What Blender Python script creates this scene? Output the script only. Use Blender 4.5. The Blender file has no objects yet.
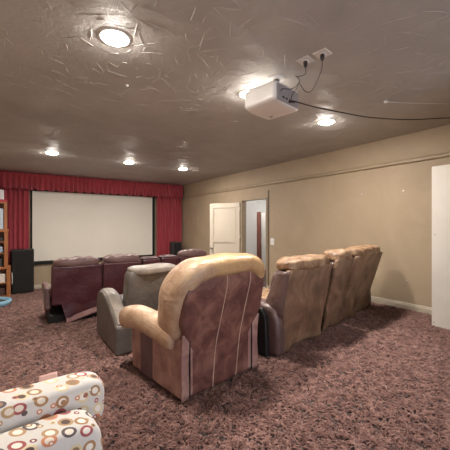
import bpy, bmesh, math, random
from mathutils import Vector, Matrix, noise
random.seed(7)
sc = bpy.context.scene
C = sc.collection
R = math.radians
PI = math.pi

# ------------------------------------------------------------------ materials
def new_mat(name):
    m = bpy.data.materials.new(name); m.use_nodes = True
    nt = m.node_tree
    return m, nt, nt.nodes['Principled BSDF']

def lin(c):
    return tuple(((v/255)/12.92 if v/255 <= .04045 else ((v/255+.055)/1.055)**2.4) for v in c) + (1,)

def N(nt, t, **kw):
    n = nt.nodes.new(t)
    for k, v in kw.items():
        if k in n.inputs: n.inputs[k].default_value = v
        else: setattr(n, k, v)
    return n

def ramp(nt, fac, stops, interp='LINEAR'):
    r = nt.nodes.new('ShaderNodeValToRGB'); r.color_ramp.interpolation = interp
    e = r.color_ramp.elements
    while len(e) < len(stops): e.new(.5)
    for i, (p, c) in enumerate(stops):
        e[i].position = p; e[i].color = c if len(c) == 4 else (*c, 1)
    nt.links.new(fac, r.inputs['Fac'])
    return r

def coords(nt, scale=(1, 1, 1)):
    tc = nt.nodes.new('ShaderNodeTexCoord'); mp = nt.nodes.new('ShaderNodeMapping')
    mp.inputs['Scale'].default_value = scale
    nt.links.new(tc.outputs['Object'], mp.inputs['Vector'])
    return mp.outputs['Vector']

def mottled(name, c1, c2, rough=.5, scale=4, bump=.15, bscale=120, sheen=0, metal=0, c3=None, spec=.5, dist=.6, lo=.35, hi=.65, sc3=(1, 1, 1)):
    m, nt, b = new_mat(name)
    v = coords(nt, sc3)
    n = N(nt, 'ShaderNodeTexNoise', Scale=scale, Detail=6, Roughness=.62, Distortion=dist)
    nt.links.new(v, n.inputs['Vector'])
    st = [(lo, lin(c1)), (hi, lin(c2))]
    if c3: st = [(lo, lin(c1)), ((lo+hi)/2, lin(c2)), (hi, lin(c3))]
    r = ramp(nt, n.outputs['Fac'], st)
    nt.links.new(r.outputs['Color'], b.inputs['Base Color'])
    b.inputs['Roughness'].default_value = rough
    b.inputs['Metallic'].default_value = metal
    b.inputs['Specular IOR Level'].default_value = spec
    if sheen:
        b.inputs['Sheen Weight'].default_value = sheen
    if bump:
        n2 = N(nt, 'ShaderNodeTexNoise', Scale=bscale, Detail=3)
        nt.links.new(v, n2.inputs['Vector'])
        bp = N(nt, 'ShaderNodeBump', Strength=bump, Distance=.004)
        nt.links.new(n2.outputs['Fac'], bp.inputs['Height'])
        nt.links.new(bp.outputs['Normal'], b.inputs['Normal'])
    return m

def emit(name, col, s):
    m, nt, b = new_mat(name)
    b.inputs['Base Color'].default_value = (*col, 1)
    b.inputs['Emission Color'].default_value = (*col, 1)
    b.inputs['Emission Strength'].default_value = s
    return m

def leather(name, c1, c2, rough=.42, scale=5, c3=None, wr=.35, **kw):
    """worn leather: mottled colour, soft wrinkles and fine grain"""
    m = mottled(name, c1, c2, rough, scale, 0, c3=c3, **kw)
    nt = m.node_tree; b = nt.nodes['Principled BSDF']
    v = coords(nt)
    w = N(nt, 'ShaderNodeTexNoise', Scale=9, Detail=4, Distortion=1.6); nt.links.new(v, w.inputs['Vector'])
    g = N(nt, 'ShaderNodeTexVoronoi', Scale=140); nt.links.new(v, g.inputs['Vector'])
    b1 = N(nt, 'ShaderNodeBump', Strength=wr, Distance=.02)
    nt.links.new(w.outputs['Fac'], b1.inputs['Height'])
    b2 = N(nt, 'ShaderNodeBump', Strength=.12, Distance=.002)
    nt.links.new(g.outputs['Distance'], b2.inputs['Height'])
    nt.links.new(b1.outputs['Normal'], b2.inputs['Normal'])
    nt.links.new(b2.outputs['Normal'], b.inputs['Normal'])
    return m

M = {}
M['wall'] = mottled('tan wall paint', (163, 145, 121), (172, 153, 129), .62, 1.2, .1, 60, dist=1.2)
M['wall_trim'] = mottled('tan trim paint', (160, 142, 118), (168, 150, 127), .5, 2, .05)
M['base'] = mottled('baseboard paint', (186, 174, 156), (196, 184, 166), .45, 3, .05)
M['white'] = mottled('white paint', (212, 207, 200), (218, 213, 207), .45, 2, .03)
M['door'] = mottled('ivory door paint', (202, 191, 174), (208, 198, 182), .45, 2, .03)
M['jamb'] = mottled('dark jamb', (92, 78, 64), (104, 90, 74), .6, 3, .05)
M['hall'] = mottled('hall paint', (226, 226, 224), (232, 231, 228), .6, 2, .03)
M['black'] = mottled('black satin', (22, 21, 21), (30, 28, 28), .5, 6, .05)
M['black_felt'] = mottled('black velvet frame', (20, 19, 20), (26, 24, 25), .85, 6, .1)
M['gap'] = mottled('black steel', (12, 12, 13), (18, 17, 18), .6, 6, .05)
M['screen'] = mottled('matte screen', (226, 221, 210), (231, 226, 216), .8, .8, 0)
M['wood'] = mottled('orange wood', (142, 86, 48), (176, 112, 66), .45, 3, .1, 60, sc3=(12, 12, 1))
M['plastic_white'] = mottled('white plastic', (226, 222, 220), (232, 229, 226), .35, 3, 0)
M['plastic_grey'] = mottled('grey plastic', (148, 143, 142), (158, 153, 151), .45, 5, 0)
M['cord'] = mottled('dark cord', (44, 36, 33), (54, 45, 40), .5, 8, 0)
M['cord_white'] = mottled('pale cord', (205, 198, 190), (214, 207, 200), .5, 8, 0)
M['metal'] = mottled('steel', (150, 146, 140), (165, 160, 154), .3, 9, 0, metal=1)
M['lens'] = emit('lamp lens', (1, .93, .84), 620)
M['lens_hall'] = emit('hall lamp lens', (1, .96, .92), 110)

# ---- carpet: long twisted pile
def carpet():
    m, nt, b = new_mat('shag carpet')
    v = coords(nt)
    wn = N(nt, 'ShaderNodeTexNoise', Scale=6, Detail=2, Roughness=.5); nt.links.new(v, wn.inputs['Vector'])
    sub = N(nt, 'ShaderNodeVectorMath', operation='SCALE'); sub.inputs['Scale'].default_value = .12
    nt.links.new(wn.outputs['Color'], sub.inputs[0])
    add = N(nt, 'ShaderNodeVectorMath', operation='ADD')
    nt.links.new(v, add.inputs[0]); nt.links.new(sub.outputs['Vector'], add.inputs[1])
    # curled tufts: ridged noise on warped coordinates
    a = N(nt, 'ShaderNodeTexNoise', Scale=15, Detail=2.2, Roughness=.55, Distortion=.8)
    nt.links.new(add.outputs['Vector'], a.inputs['Vector'])
    f = N(nt, 'ShaderNodeMath', operation='SUBTRACT'); f.inputs[1].default_value = .5
    nt.links.new(a.outputs['Fac'], f.inputs[0])
    g = N(nt, 'ShaderNodeMath', operation='ABSOLUTE'); nt.links.new(f.outputs[0], g.inputs[0])
    rid = ramp(nt, g.outputs[0], [(0, (0, 0, 0)), (.045, (.6, .6, .6)), (.13, (1, 1, 1))])
    a2 = N(nt, 'ShaderNodeTexNoise', Scale=34, Detail=3, Roughness=.6, Distortion=1.2)
    nt.links.new(add.outputs['Vector'], a2.inputs['Vector'])
    f2 = N(nt, 'ShaderNodeMath', operation='SUBTRACT'); f2.inputs[1].default_value = .5
    nt.links.new(a2.outputs['Fac'], f2.inputs[0])
    g2 = N(nt, 'ShaderNodeMath', operation='ABSOLUTE'); nt.links.new(f2.outputs[0], g2.inputs[0])
    rid2 = ramp(nt, g2.outputs[0], [(0, (.35, .35, .35)), (.05, (.8, .8, .8)), (.14, (1, 1, 1))])
    rm = N(nt, 'ShaderNodeMix', data_type='RGBA', blend_type='MULTIPLY'); rm.inputs[0].default_value = 1
    nt.links.new(rid.outputs['Color'], rm.inputs[6]); nt.links.new(rid2.outputs['Color'], rm.inputs[7])
    fine = N(nt, 'ShaderNodeTexNoise', Scale=150, Detail=2); nt.links.new(v, fine.inputs['Vector'])
    big = N(nt, 'ShaderNodeTexNoise', Scale=3.0, Detail=7, Roughness=.68, Distortion=.8); nt.links.new(v, big.inputs['Vector'])
    tuft = ramp(nt, rm.outputs[2], [(0, lin((30, 18, 18))), (.45, lin((84, 58, 54))), (1, lin((120, 88, 81)))])
    bigr = ramp(nt, big.outputs['Fac'], [(.34, (.62, .58, .58)), (.6, (1.0, 1.0, 1.0))])
    mix = N(nt, 'ShaderNodeMix', data_type='RGBA', blend_type='MULTIPLY'); mix.inputs[0].default_value = .8
    nt.links.new(tuft.outputs['Color'], mix.inputs[6]); nt.links.new(bigr.outputs['Color'], mix.inputs[7])
    nt.links.new(mix.outputs[2], b.inputs['Base Color'])
    b.inputs['Roughness'].default_value = .95
    b.inputs['Specular IOR Level'].default_value = .15
    b.inputs['Sheen Weight'].default_value = .25
    b1 = N(nt, 'ShaderNodeBump', Strength=.75, Distance=.03); nt.links.new(rm.outputs[2], b1.inputs['Height'])
    b2 = N(nt, 'ShaderNodeBump', Strength=.5, Distance=.006); nt.links.new(fine.outputs['Fac'], b2.inputs['Height'])
    nt.links.new(b1.outputs['Normal'], b2.inputs['Normal']); nt.links.new(b2.outputs['Normal'], b.inputs['Normal'])
    return m
M['carpet'] = carpet()

def ceiling_mat():
    m = mottled('brown textured ceiling paint', (172, 169, 165), (186, 182, 178), .58, 1.6, 0, spec=.5)
    nt = m.node_tree; b = nt.nodes['Principled BSDF']; v = coords(nt)
    n = N(nt, 'ShaderNodeTexNoise', Scale=9, Detail=6, Roughness=.7, Distortion=1.0); nt.links.new(v, n.inputs['Vector'])
    bp = N(nt, 'ShaderNodeBump', Strength=.28, Distance=.02); nt.links.new(n.outputs['Fac'], bp.inputs['Height'])
    nt.links.new(bp.outputs['Normal'], b.inputs['Normal'])
    return m
M['ceiling'] = ceiling_mat()

def velvet():
    m = mottled('crimson velvet', (142, 36, 50), (166, 52, 64), .65, 5, .1, 200, sheen=.35, sc3=(6, 6, .6))
    return m
M['velvet'] = velvet()

# leathers
M['roll'] = leather('worn tan leather', (176, 136, 100), (192, 156, 112), .36, 4, c3=(204, 172, 130), wr=.5, lo=.34, hi=.64, dist=0)
def roll_tint(m):  # blends a greyer pink in towards the left, broken up by noise
    nt = m.node_tree; b = nt.nodes['Principled BSDF']
    old = b.inputs['Base Color'].links[0].from_socket
    tc = N(nt, 'ShaderNodeTexCoord'); sx = N(nt, 'ShaderNodeSeparateXYZ'); nt.links.new(tc.outputs['Object'], sx.inputs[0])
    n = N(nt, 'ShaderNodeTexNoise', Scale=5, Detail=5, Roughness=.6); nt.links.new(tc.outputs['Object'], n.inputs['Vector'])
    ad = N(nt, 'ShaderNodeMath', operation='MULTIPLY_ADD'); ad.inputs[1].default_value = .9
    nt.links.new(n.outputs['Fac'], ad.inputs[0]); nt.links.new(sx.outputs[0], ad.inputs[2])
    r = ramp(nt, ad.outputs[0], [(.0, (.7, .7, .7)), (.14, (.5, .5, .5)), (.36, (0, 0, 0))])
    r2 = ramp(nt, n.outputs['Fac'], [(.3, lin((140, 108, 94))), (.5, lin((178, 150, 132))), (.7, lin((194, 176, 162)))])
    mx = N(nt, 'ShaderNodeMix', data_type='RGBA')
    nt.links.new(r.outputs['Color'], mx.inputs[0]); nt.links.new(old, mx.inputs[6]); nt.links.new(r2.outputs['Color'], mx.inputs[7])
    nt.links.new(mx.outputs[2], b.inputs['Base Color'])
roll_tint(M['roll'])
M['suede'] = leather('brown bonded leather', (82, 50, 46), (108, 70, 63), .44, 6, c3=(138, 98, 87), wr=.2)
M['suede_side'] = leather('pinkish brown leather', (134, 100, 96), (158, 122, 114), .48, 6, c3=(176, 142, 132), wr=.25)
M['plum'] = leather('dark plum leather', (86, 64, 70), (102, 78, 82), .5, 6, wr=.2)
M['seam'] = mottled('pale thread', (196, 172, 150), (206, 184, 162), .7, 10, 0)
M['sofa_tan'] = leather('tan brown leather', (98, 74, 59), (126, 98, 77), .42, 4, c3=(148, 119, 96), wr=.4)
M['sofa_head'] = leather('faded tan leather', (104, 78, 58), (146, 114, 86), .42, 8, c3=(176, 148, 120), wr=.9)
M['sofa_side'] = leather('purple brown leather', (84, 66, 64), (110, 86, 82), .36, 5, wr=.3)
M['maroon'] = leather('maroon leather', (64, 30, 36), (80, 40, 46), .36, 4, wr=.4)
M['maroon_head'] = leather('faded maroon leather', (98, 72, 72), (124, 96, 92), .4, 6, wr=.5)
M['lining'] = leather('mauve lining', (128, 92, 92), (146, 108, 106), .6, 6, wr=.2)
M['grey'] = leather('charcoal grey leather', (88, 82, 79), (104, 97, 92), .42, 4, wr=.25)
M['grey_lit'] = leather('lit grey leather', (120, 112, 106), (146, 136, 126), .4, 6, wr=.3)  # lighter grey for arm tops and headrest, overhead light put into the colour

def dotted():
    m, nt, b = new_mat('dotted cotton')
    v = coords(nt)
    sxyz = N(nt, 'ShaderNodeSeparateXYZ'); nt.links.new(v, sxyz.inputs[0])
    def mad(a, k, c):
        n = N(nt, 'ShaderNodeMath', operation='MULTIPLY_ADD'); n.inputs[1].default_value = k
        nt.links.new(a, n.inputs[0]); nt.links.new(c, n.inputs[2]); return n.outputs[0]
    cb = N(nt, 'ShaderNodeCombineXYZ')
    nt.links.new(mad(sxyz.outputs[1], .3, sxyz.outputs[0]), cb.inputs[0]); nt.links.new(mad(sxyz.outputs[1], .85, sxyz.outputs[2]), cb.inputs[1])
    uv = cb.outputs[0]
    def layer(scale, seed, r_out, r_mid, r_in, pal, keep):
        mp = N(nt, 'ShaderNodeMapping'); mp.inputs['Location'].default_value = (seed, seed*.37, 0)
        nt.links.new(uv, mp.inputs['Vector'])
        vo = N(nt, 'ShaderNodeTexVoronoi', Scale=scale, Randomness=.6, voronoi_dimensions='2D'); nt.links.new(mp.outputs['Vector'], vo.inputs['Vector'])
        sp = N(nt, 'ShaderNodeSeparateColor'); nt.links.new(vo.outputs['Color'], sp.inputs[0])
        d = vo.outputs['Distance']
        col = ramp(nt, sp.outputs[0], [(i/len(pal), lin(c)) for i, c in enumerate(pal)], 'CONSTANT')
        col2 = ramp(nt, sp.outputs[1], [(0, lin((232, 224, 214))), (.45, lin((150, 120, 92))), (.62, lin((92, 74, 70))), (.78, lin((226, 214, 198)))], 'CONSTANT')
        def lt(th):
            k = N(nt, 'ShaderNodeMath', operation='LESS_THAN'); k.inputs[1].default_value = th
            nt.links.new(d, k.inputs[0]); return k.outputs[0]
        kp = N(nt, 'ShaderNodeMath', operation='LESS_THAN'); kp.inputs[1].default_value = keep
        nt.links.new(sp.outputs[2], kp.inputs[0])
        mu = N(nt, 'ShaderNodeMath', operation='MULTIPLY'); nt.links.new(lt(r_out), mu.inputs[0]); nt.links.new(kp.outputs[0], mu.inputs[1])
        ring = N(nt, 'ShaderNodeMix', data_type='RGBA')
        nt.links.new(lt(r_mid), ring.inputs[0]); nt.links.new(col.outputs['Color'], ring.inputs[6]); nt.links.new(col2.outputs['Color'], ring.inputs[7])
        return mu.outputs[0], ring.outputs[2]
    pal = [(160, 84, 84), (164, 128, 92), (96, 84, 86), (196, 132, 100), (214, 198, 162), (124, 62, 72), (176, 144, 108)]
    base = N(nt, 'ShaderNodeRGB'); base.outputs[0].default_value = lin((206, 202, 197))
    prev = base.outputs[0]
    for (s, seed, ro, rm, ri, keep) in ((15, 1.3, .36, .21, .1, 1.0), (22, 4.1, .22, .10, .1, .45)):
        f, c = layer(s, seed, ro, rm, ri, pal, keep)
        mx = N(nt, 'ShaderNodeMix', data_type='RGBA')
        nt.links.new(f, mx.inputs[0]); nt.links.new(prev, mx.inputs[6]); nt.links.new(c, mx.inputs[7])
        prev = mx.outputs[2]
    nt.links.new(prev, b.inputs['Base Color'])
    b.inputs['Roughness'].default_value = .85
    n = N(nt, 'ShaderNodeTexNoise', Scale=16, Detail=4, Distortion=.8); nt.links.new(v, n.inputs['Vector'])
    bp = N(nt, 'ShaderNodeBump', Strength=.3, Distance=.02); nt.links.new(n.outputs['Fac'], bp.inputs['Height'])
    nt.links.new(bp.outputs['Normal'], b.inputs['Normal'])
    return m
M['dots'] = dotted()
M['piping'] = mottled('cream piping', (216, 205, 190), (224, 214, 200), .8, 9, 0)

# ------------------------------------------------------------------ mesh helpers
def finish(name, bm, mat, parent=None, smooth=True, loc=None, rotz=0, bevel=0, bseg=2):
    me = bpy.data.meshes.new(name)
    bmesh.ops.recalc_face_normals(bm, faces=bm.faces)
    bm.to_mesh(me); bm.free()
    for m in (mat if isinstance(mat, (list, tuple)) else [mat]): me.materials.append(m)
    if smooth:
        for p in me.polygons: p.use_smooth = True
    o = bpy.data.objects.new(name, me); C.objects.link(o)
    if parent: o.parent = parent
    if loc: o.location = loc
    o.rotation_euler = (0, 0, rotz)
    if bevel:
        b = o.modifiers.new('bevel', 'BEVEL'); b.width = bevel; b.segments = bseg; b.limit_method = 'ANGLE'; b.angle_limit = R(35)
    if smooth and bevel:
        w = o.modifiers.new('wn', 'WEIGHTED_NORMAL'); w.keep_sharp = False
    return o

def tag(o, label, cat, group=None):
    o['label'] = label; o['category'] = cat
    if group: o['group'] = group
    return o

def thing(name, label, cat, loc=(0, 0, 0), rotz=0, group=None):
    o = bpy.data.objects.new(name, None); C.objects.link(o)
    o.empty_display_size = .1
    o.location = loc; o.rotation_euler = (0, 0, rotz)
    return tag(o, label, cat, group)

def struct(o):
    o['kind'] = 'structure'; return o

def box(bm, lo, hi, rot=None):
    x0, y0, z0 = lo; x1, y1, z1 = hi
    vs = [bm.verts.new(p) for p in ((x0, y0, z0), (x1, y0, z0), (x1, y1, z0), (x0, y1, z0), (x0, y0, z1), (x1, y0, z1), (x1, y1, z1), (x0, y1, z1))]
    if rot:
        for v in vs: v.co = rot @ v.co
    return [bm.faces.new([vs[i] for i in f]) for f in ((0, 3, 2, 1), (4, 5, 6, 7), (0, 1, 5, 4), (1, 2, 6, 5), (2, 3, 7, 6), (3, 0, 4, 7))]

def sbox(bm, c, h, p=5, n=10, fn=None):
    """soft cushion block: a cube grid rounded with a p-norm, then bent by fn"""
    t = bmesh.new()
    bmesh.ops.create_cube(t, size=2)
    bmesh.ops.subdivide_edges(t, edges=t.edges[:], cuts=n-1, use_grid_fill=True)
    for v in t.verts:
        u = v.co.copy()
        q = (abs(u.x)**p + abs(u.y)**p + abs(u.z)**p)**(1/p)
        u = u/q
        w = Vector((u.x*h[0], u.y*h[1], u.z*h[2]))
        if fn: w = fn(u, w)
        v.co = w + Vector(c)
    me = bpy.data.meshes.new('t'); t.to_mesh(me); t.free()
    bm.from_mesh(me); bpy.data.meshes.remove(me)

def prism(bm, pts, x0, x1):
    """closed (y, z) outline extruded along x"""
    a = [bm.verts.new((x0, y, z)) for y, z in pts]; b = [bm.verts.new((x1, y, z)) for y, z in pts]
    n = len(pts)
    bm.faces.new(a); bm.faces.new(b[::-1])
    for i in range(n): bm.faces.new((a[i], b[i], b[(i+1) % n], a[(i+1) % n]))

def lathe(bm, prof, n=28, c=(0, 0, 0)):
    rings = []
    for r, z in prof:
        if r < 1e-6: rings.append([bm.verts.new((c[0], c[1], c[2]+z))])
        else: rings.append([bm.verts.new((c[0]+r*math.cos(2*PI*i/n), c[1]+r*math.sin(2*PI*i/n), c[2]+z)) for i in range(n)])
    for a, b in zip(rings, rings[1:]):
        if len(a) == 1 and len(b) == 1: continue
        for i in range(n):
            j = (i+1) % n
            if len(a) == 1: bm.faces.new((a[0], b[i], b[j]))
            elif len(b) == 1: bm.faces.new((a[i], a[j], b[0]))
            else: bm.faces.new((a[i], a[j], b[j], b[i]))

def spline(pts, k=8):
    pts = [Vector(p) for p in pts]; out = []
    P = [pts[0]*2-pts[1]] + pts + [pts[-1]*2-pts[-2]]
    for i in range(1, len(P)-2):
        for s in range(k):
            t = s/k
            a, b, c, d = P[i-1], P[i], P[i+1], P[i+2]
            out.append(.5*((2*b)+(c-a)*t+(2*a-5*b+4*c-d)*t*t+(3*b-a-3*c+d)*t**3))
    out.append(pts[-1]); return out

def tube(bm, pts, r, n=8, k=8, smooth=True):
    path = spline(pts, k) if smooth else [Vector(p) for p in pts]
    prev = None; rings = []
    T0 = (path[1]-path[0]).normalized()
    nrm = T0.orthogonal().normalized()
    for i, p in enumerate(path):
        T = (path[min(i+1, len(path)-1)]-path[max(i-1, 0)]).normalized()
        nrm = (nrm - T*nrm.dot(T)).normalized(); bn = T.cross(nrm)
        rings.append([bm.verts.new(p+r*(math.cos(2*PI*j/n)*nrm+math.sin(2*PI*j/n)*bn)) for j in range(n)])
    for a, b in zip(rings, rings[1:]):
        for j in range(n): bm.faces.new((a[j], a[(j+1) % n], b[(j+1) % n], b[j]))
    bm.faces.new(rings[0][::-1]); bm.faces.new(rings[-1])

def sweep(bm, path, B, sec, n=16):
    """sweep an ellipse (in-plane half a, across half b, power e) along path; B = axis across; sec(t)->(a,b)"""
    rings = []; L = len(path)-1
    for i, p in enumerate(path):
        T = (path[min(i+1, L)]-path[max(i-1, 0)]).normalized()
        Bn = (B - T*B.dot(T)).normalized(); Nn = T.cross(Bn)
        a, b = sec(i/L)
        ring = []
        for j in range(n):
            c, s = math.cos(2*PI*j/n), math.sin(2*PI*j/n)
            c = math.copysign(abs(c)**.8, c); s = math.copysign(abs(s)**.8, s)
            ring.append(bm.verts.new(p+Nn*a*c+Bn*b*s))
        rings.append(ring)
    for a, b in zip(rings, rings[1:]):
        for j in range(n): bm.faces.new((a[j], a[(j+1) % n], b[(j+1) % n], b[j]))
    bm.faces.new(rings[0][::-1]); bm.faces.new(rings[-1])

def sheet(bm, fn, nu, nv, th):
    """two-sided panel with thickness: fn(u,v)->(x,y,z), th = offset vector to the inner side"""
    th = Vector(th)
    g = [[[bm.verts.new(Vector(fn(i/nu, j/nv))+th*s) for j in range(nv+1)] for i in range(nu+1)] for s in (0, 1)]
    for s in (0, 1):
        for i in range(nu):
            for j in range(nv):
                q = (g[s][i][j], g[s][i+1][j], g[s][i+1][j+1], g[s][i][j+1])
                bm.faces.new(q if s == 0 else q[::-1])
    for i in range(nu):
        for j in (0, nv):
            q = (g[0][i][j], g[0][i+1][j], g[1][i+1][j], g[1][i][j]); bm.faces.new(q)
    for j in range(nv):
        for i in (0, nu):
            q = (g[0][i][j], g[0][i][j+1], g[1][i][j+1], g[1][i][j]); bm.faces.new(q)

def nz(x, y, z=0, s=1):
    return noise.noise(Vector((x*s, y*s, z*s)))

def one(name, fill, mat, parent=None, **kw):
    bm = bmesh.new(); fill(bm)
    return finish(name, bm, mat, parent, **kw)

# ------------------------------------------------------------------ the room
XL, XR, YF, YN, H = -.70, 5.18, 10.28, -2.2, 2.8
S1, S2, Z1, Z2 = 4.2, 6.38, -.24, -.48         # two carpeted steps down to the screen
def floor_fill(bm):
    pr = [(YN, -.6), (YN, 0)]
    def nose(y, zt, zb):
        return [(y-.03, zt), (y-.009, zt-.009), (y, zt-.03), (y, zb)]
    pr += nose(S1, 0, Z1) + nose(S2, Z1, Z2) + [(YF, Z2), (YF, -.6)]
    prism(bm, pr, XL, XR)
floor_ob = struct(one('floor', floor_fill, M['carpet'], smooth=False))

# long curled carpet pile
def pile():
    import numpy as np
    rg = np.random.default_rng(5)
    sets = []
    for (y0, y1, z0, dens, k) in ((.2, S1-.01, 0, 4200, 1.0), (S1+.01, S2-.01, Z1, 1300, 1.35), (S2+.01, YF-.05, Z2, 700, 1.7)):
        n = int(dens*(XR-XL)*(y1-y0)); x = rg.uniform(XL+.03, XR-.05, n); y = rg.uniform(y0, y1, n)
        dep = x*math.sin(R(35))+y*math.cos(R(35)); lat = x*math.cos(R(35))-y*math.sin(R(35))
        ok = (dep > .3) & (np.abs(lat) < dep*.95+.3) & (dep*.95 > (1.35-z0)*.9)
        sets.append((x[ok], y[ok], np.full(ok.sum(), z0), np.full(ok.sum(), k)))
    x, y, z0, k = [np.concatenate(q) for q in zip(*sets)]
    n = len(x); T = 6
    def field(l0, l1, m=14):
        f = np.zeros(n)
        for _ in range(m):
            th, l, ph = rg.uniform(0, 2*np.pi), rg.uniform(l0, l1), rg.uniform(0, 2*np.pi)
            f += np.sin((x*np.cos(th)+y*np.sin(th))*2*np.pi/l+ph)
        return f/np.sqrt(m/2)
    flow, clump, lump = field(.16, .45), field(.07, .20), field(.25, .7)
    keep = (np.abs(clump) > .16) | (rg.uniform(0, 1, n) < .25)
    x, y, z0, k, flow, clump, lump = [q[keep] for q in (x, y, z0, k, flow, clump, lump)]; n = len(x)
    a = flow*2.2+rg.normal(0, .75, n); cv = rg.normal(0, 1, n)*28/k; L = rg.uniform(.035, .08, n)*k; hm = rg.uniform(.010, .022, n)*np.sqrt(k); w = rg.uniform(.0030, .0048, n)*k
    hm = hm*np.clip(.75+.45*np.abs(clump)+.2*lump, .45, 1.6)
    px, py = x.copy(), y.copy(); V = np.zeros((n, T, 3, 3))
    for i in range(T):
        t = i/(T-1)
        if i:
            px = px+np.cos(a)*L/(T-1); py = py+np.sin(a)*L/(T-1); a = a+cv*L/(T-1)
        h = hm*np.sin(np.pi*(.12+.80*t)); nx, ny = -np.sin(a), np.cos(a); ww = w*(1 if 0 < i < T-1 else .6)
        for j, (sd, up) in enumerate(((-1, -.9), (0, .55), (1, -.9))):
            V[:, i, j, 0] = px+nx*ww*sd; V[:, i, j, 1] = py+ny*ww*sd; V[:, i, j, 2] = z0+h+ww*up
    V[..., 0] = np.clip(V[..., 0], XL+.01, XR-.02)
    base = np.arange(n)[:, None, None]*T*3; F = []
    for i in range(T-1):
        for j in range(2):
            q = np.array([i*3+j, i*3+j+1, (i+1)*3+j+1, (i+1)*3+j])
            F.append(base[:, 0, :]+q)
    F = np.stack(F, 1).reshape(-1, 4)
    me = bpy.data.meshes.new('carpet_pile')
    me.vertices.add(n*T*3); me.vertices.foreach_set('co', V.reshape(-1))
    me.loops.add(len(F)*4); me.loops.foreach_set('vertex_index', F.reshape(-1).astype(np.int32))
    me.polygons.add(len(F)); me.polygons.foreach_set('loop_start', np.arange(len(F), dtype=np.int32)*4)
    me.polygons.foreach_set('use_smooth', np.ones(len(F), dtype=bool))
    me.update(calc_edges=True); me.materials.append(M['yarn'])
    o = bpy.data.objects.new('carpet_pile', me); C.objects.link(o)
    o.parent = floor_ob; o['kind'] = 'stuff'
    return o
M['yarn'] = mottled('brown yarn', (70, 47, 43), (124, 91, 84), .9, 22, 0, sheen=.25, spec=.15, c3=(166, 131, 120), lo=.28, hi=.74)
pile()

# ceiling with slap-brush ridges
def ceiling_fill(bm):
    box(bm, (XL-.1, YN-.1, H), (XR+.1, YF+.1, H+.12))
    rnd = random.Random(3)
    for i in range(2600):
        x = rnd.uniform(XL+.05, XR-.05); y = rnd.uniform(-.3, YF-.3) if i % 3 else rnd.uniform(.4, 5)
        a = rnd.uniform(0, PI); L = rnd.uniform(.03, .17)*(.6 if rnd.random() < .5 else 1); w = rnd.uniform(.002, .0055); h = rnd.uniform(.0012, .0032)
        bend = rnd.uniform(-.1, .1)
        prev = None
        for k in range(5):
            t = k/4*2-1
            px, py = x+math.cos(a)*L*t - math.sin(a)*bend*L*(1-t*t), y+math.sin(a)*L*t + math.cos(a)*bend*L*(1-t*t)
            nx, ny = -math.sin(a), math.cos(a)
            tw = w*(1.05-abs(t)**2*.9); hh = h*(1.02-abs(t)**3)
            cur = [bm.verts.new((px+nx*tw, py+ny*tw, H+.0005)), bm.verts.new((px, py, H-hh)), bm.verts.new((px-nx*tw, py-ny*tw, H+.0005))]
            if prev:
                bm.faces.new((prev[0], prev[1], cur[1], cur[0])); bm.faces.new((prev[1], prev[2], cur[2], cur[1]))
            prev = cur
struct(one('ceiling', ceiling_fill, M['ceiling'], smooth=False))

# right wall with a door opening
DY0, DY1, DZ = 5.60, 6.60, 2.02
def wall_right_fill(bm):
    box(bm, (XR, .83, -.6), (XR+.14, DY0, H))
    box(bm, (XR, DY1, -.6), (XR+.14, YF+.14, H))
    box(bm, (XR, DY0, DZ), (XR+.14, DY1, H))
    box(bm, (XR, DY0, -.6), (XR+.14, DY1, Z1))
struct(one('wall_right', wall_right_fill, M['wall'], smooth=False))
struct(one('wall_screen', lambda b: box(b, (XL-.14, YF, -.6), (XR, YF+.14, H)), M['wall'], smooth=False))
struct(one('wall_left', lambda b: box(b, (XL-.14, YN, -.6), (XL, YF, H)), M['wall'], smooth=False))
# entry corner behind the camera's right shoulder
JX, JY = 3.55, .83
def wall_near_fill(bm):      # behind the viewer: wide opening of an added window for fill light
    box(bm, (XL, YN-.14, -.6), (-.55, YN, H)); box(bm, (3.4, YN-.14, -.6), (JX+.14, YN, H))
    box(bm, (-.55, YN-.14, 2.65), (3.4, YN, H)); box(bm, (-.55, YN-.14, -.6), (3.4, YN, .1))
struct(one('wall_near', wall_near_fill, M['wall'], smooth=False))
def added_window_fill(bm):  # unseen window frame, added so world light fills the room
    for x in (-.55, .43, 1.42, 2.41, 3.36): box(bm, (x, YN-.1, .1), (x+.04, YN-.04, 2.65))
    for z in (.1, 2.61): box(bm, (-.55, YN-.1, z), (3.4, YN-.04, z+.04))
struct(one('added_window_1', added_window_fill, M['white'], smooth=False))
struct(one('wall_side', lambda b: box(b, (JX, YN, -.6), (JX+.14, JY-.14, H)), M['wall'], smooth=False))
def wall_entry_fill(bm):
    box(bm, (JX, JY-.14, -.6), (3.70, JY, H)); box(bm, (4.60, JY-.14, -.6), (XR+.14, JY, H)); box(bm, (3.70, JY-.14, 2.14), (4.60, JY, H))
struct(one('wall_entry', wall_entry_fill, M['wall'], smooth=False))
def lobby_fill(bm):
    box(bm, (JX+.14, -1.3, -.6), (XR+.14, -1.2, H)); box(bm, (XR+.04, -1.2, -.6), (XR+.14, JY-.14, H)); box(bm, (JX+.14, -1.2, -.05), (XR+.04, JY-.14, 0))
struct(one('wall_lobby', lobby_fill, M['hall'], smooth=False))

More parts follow.
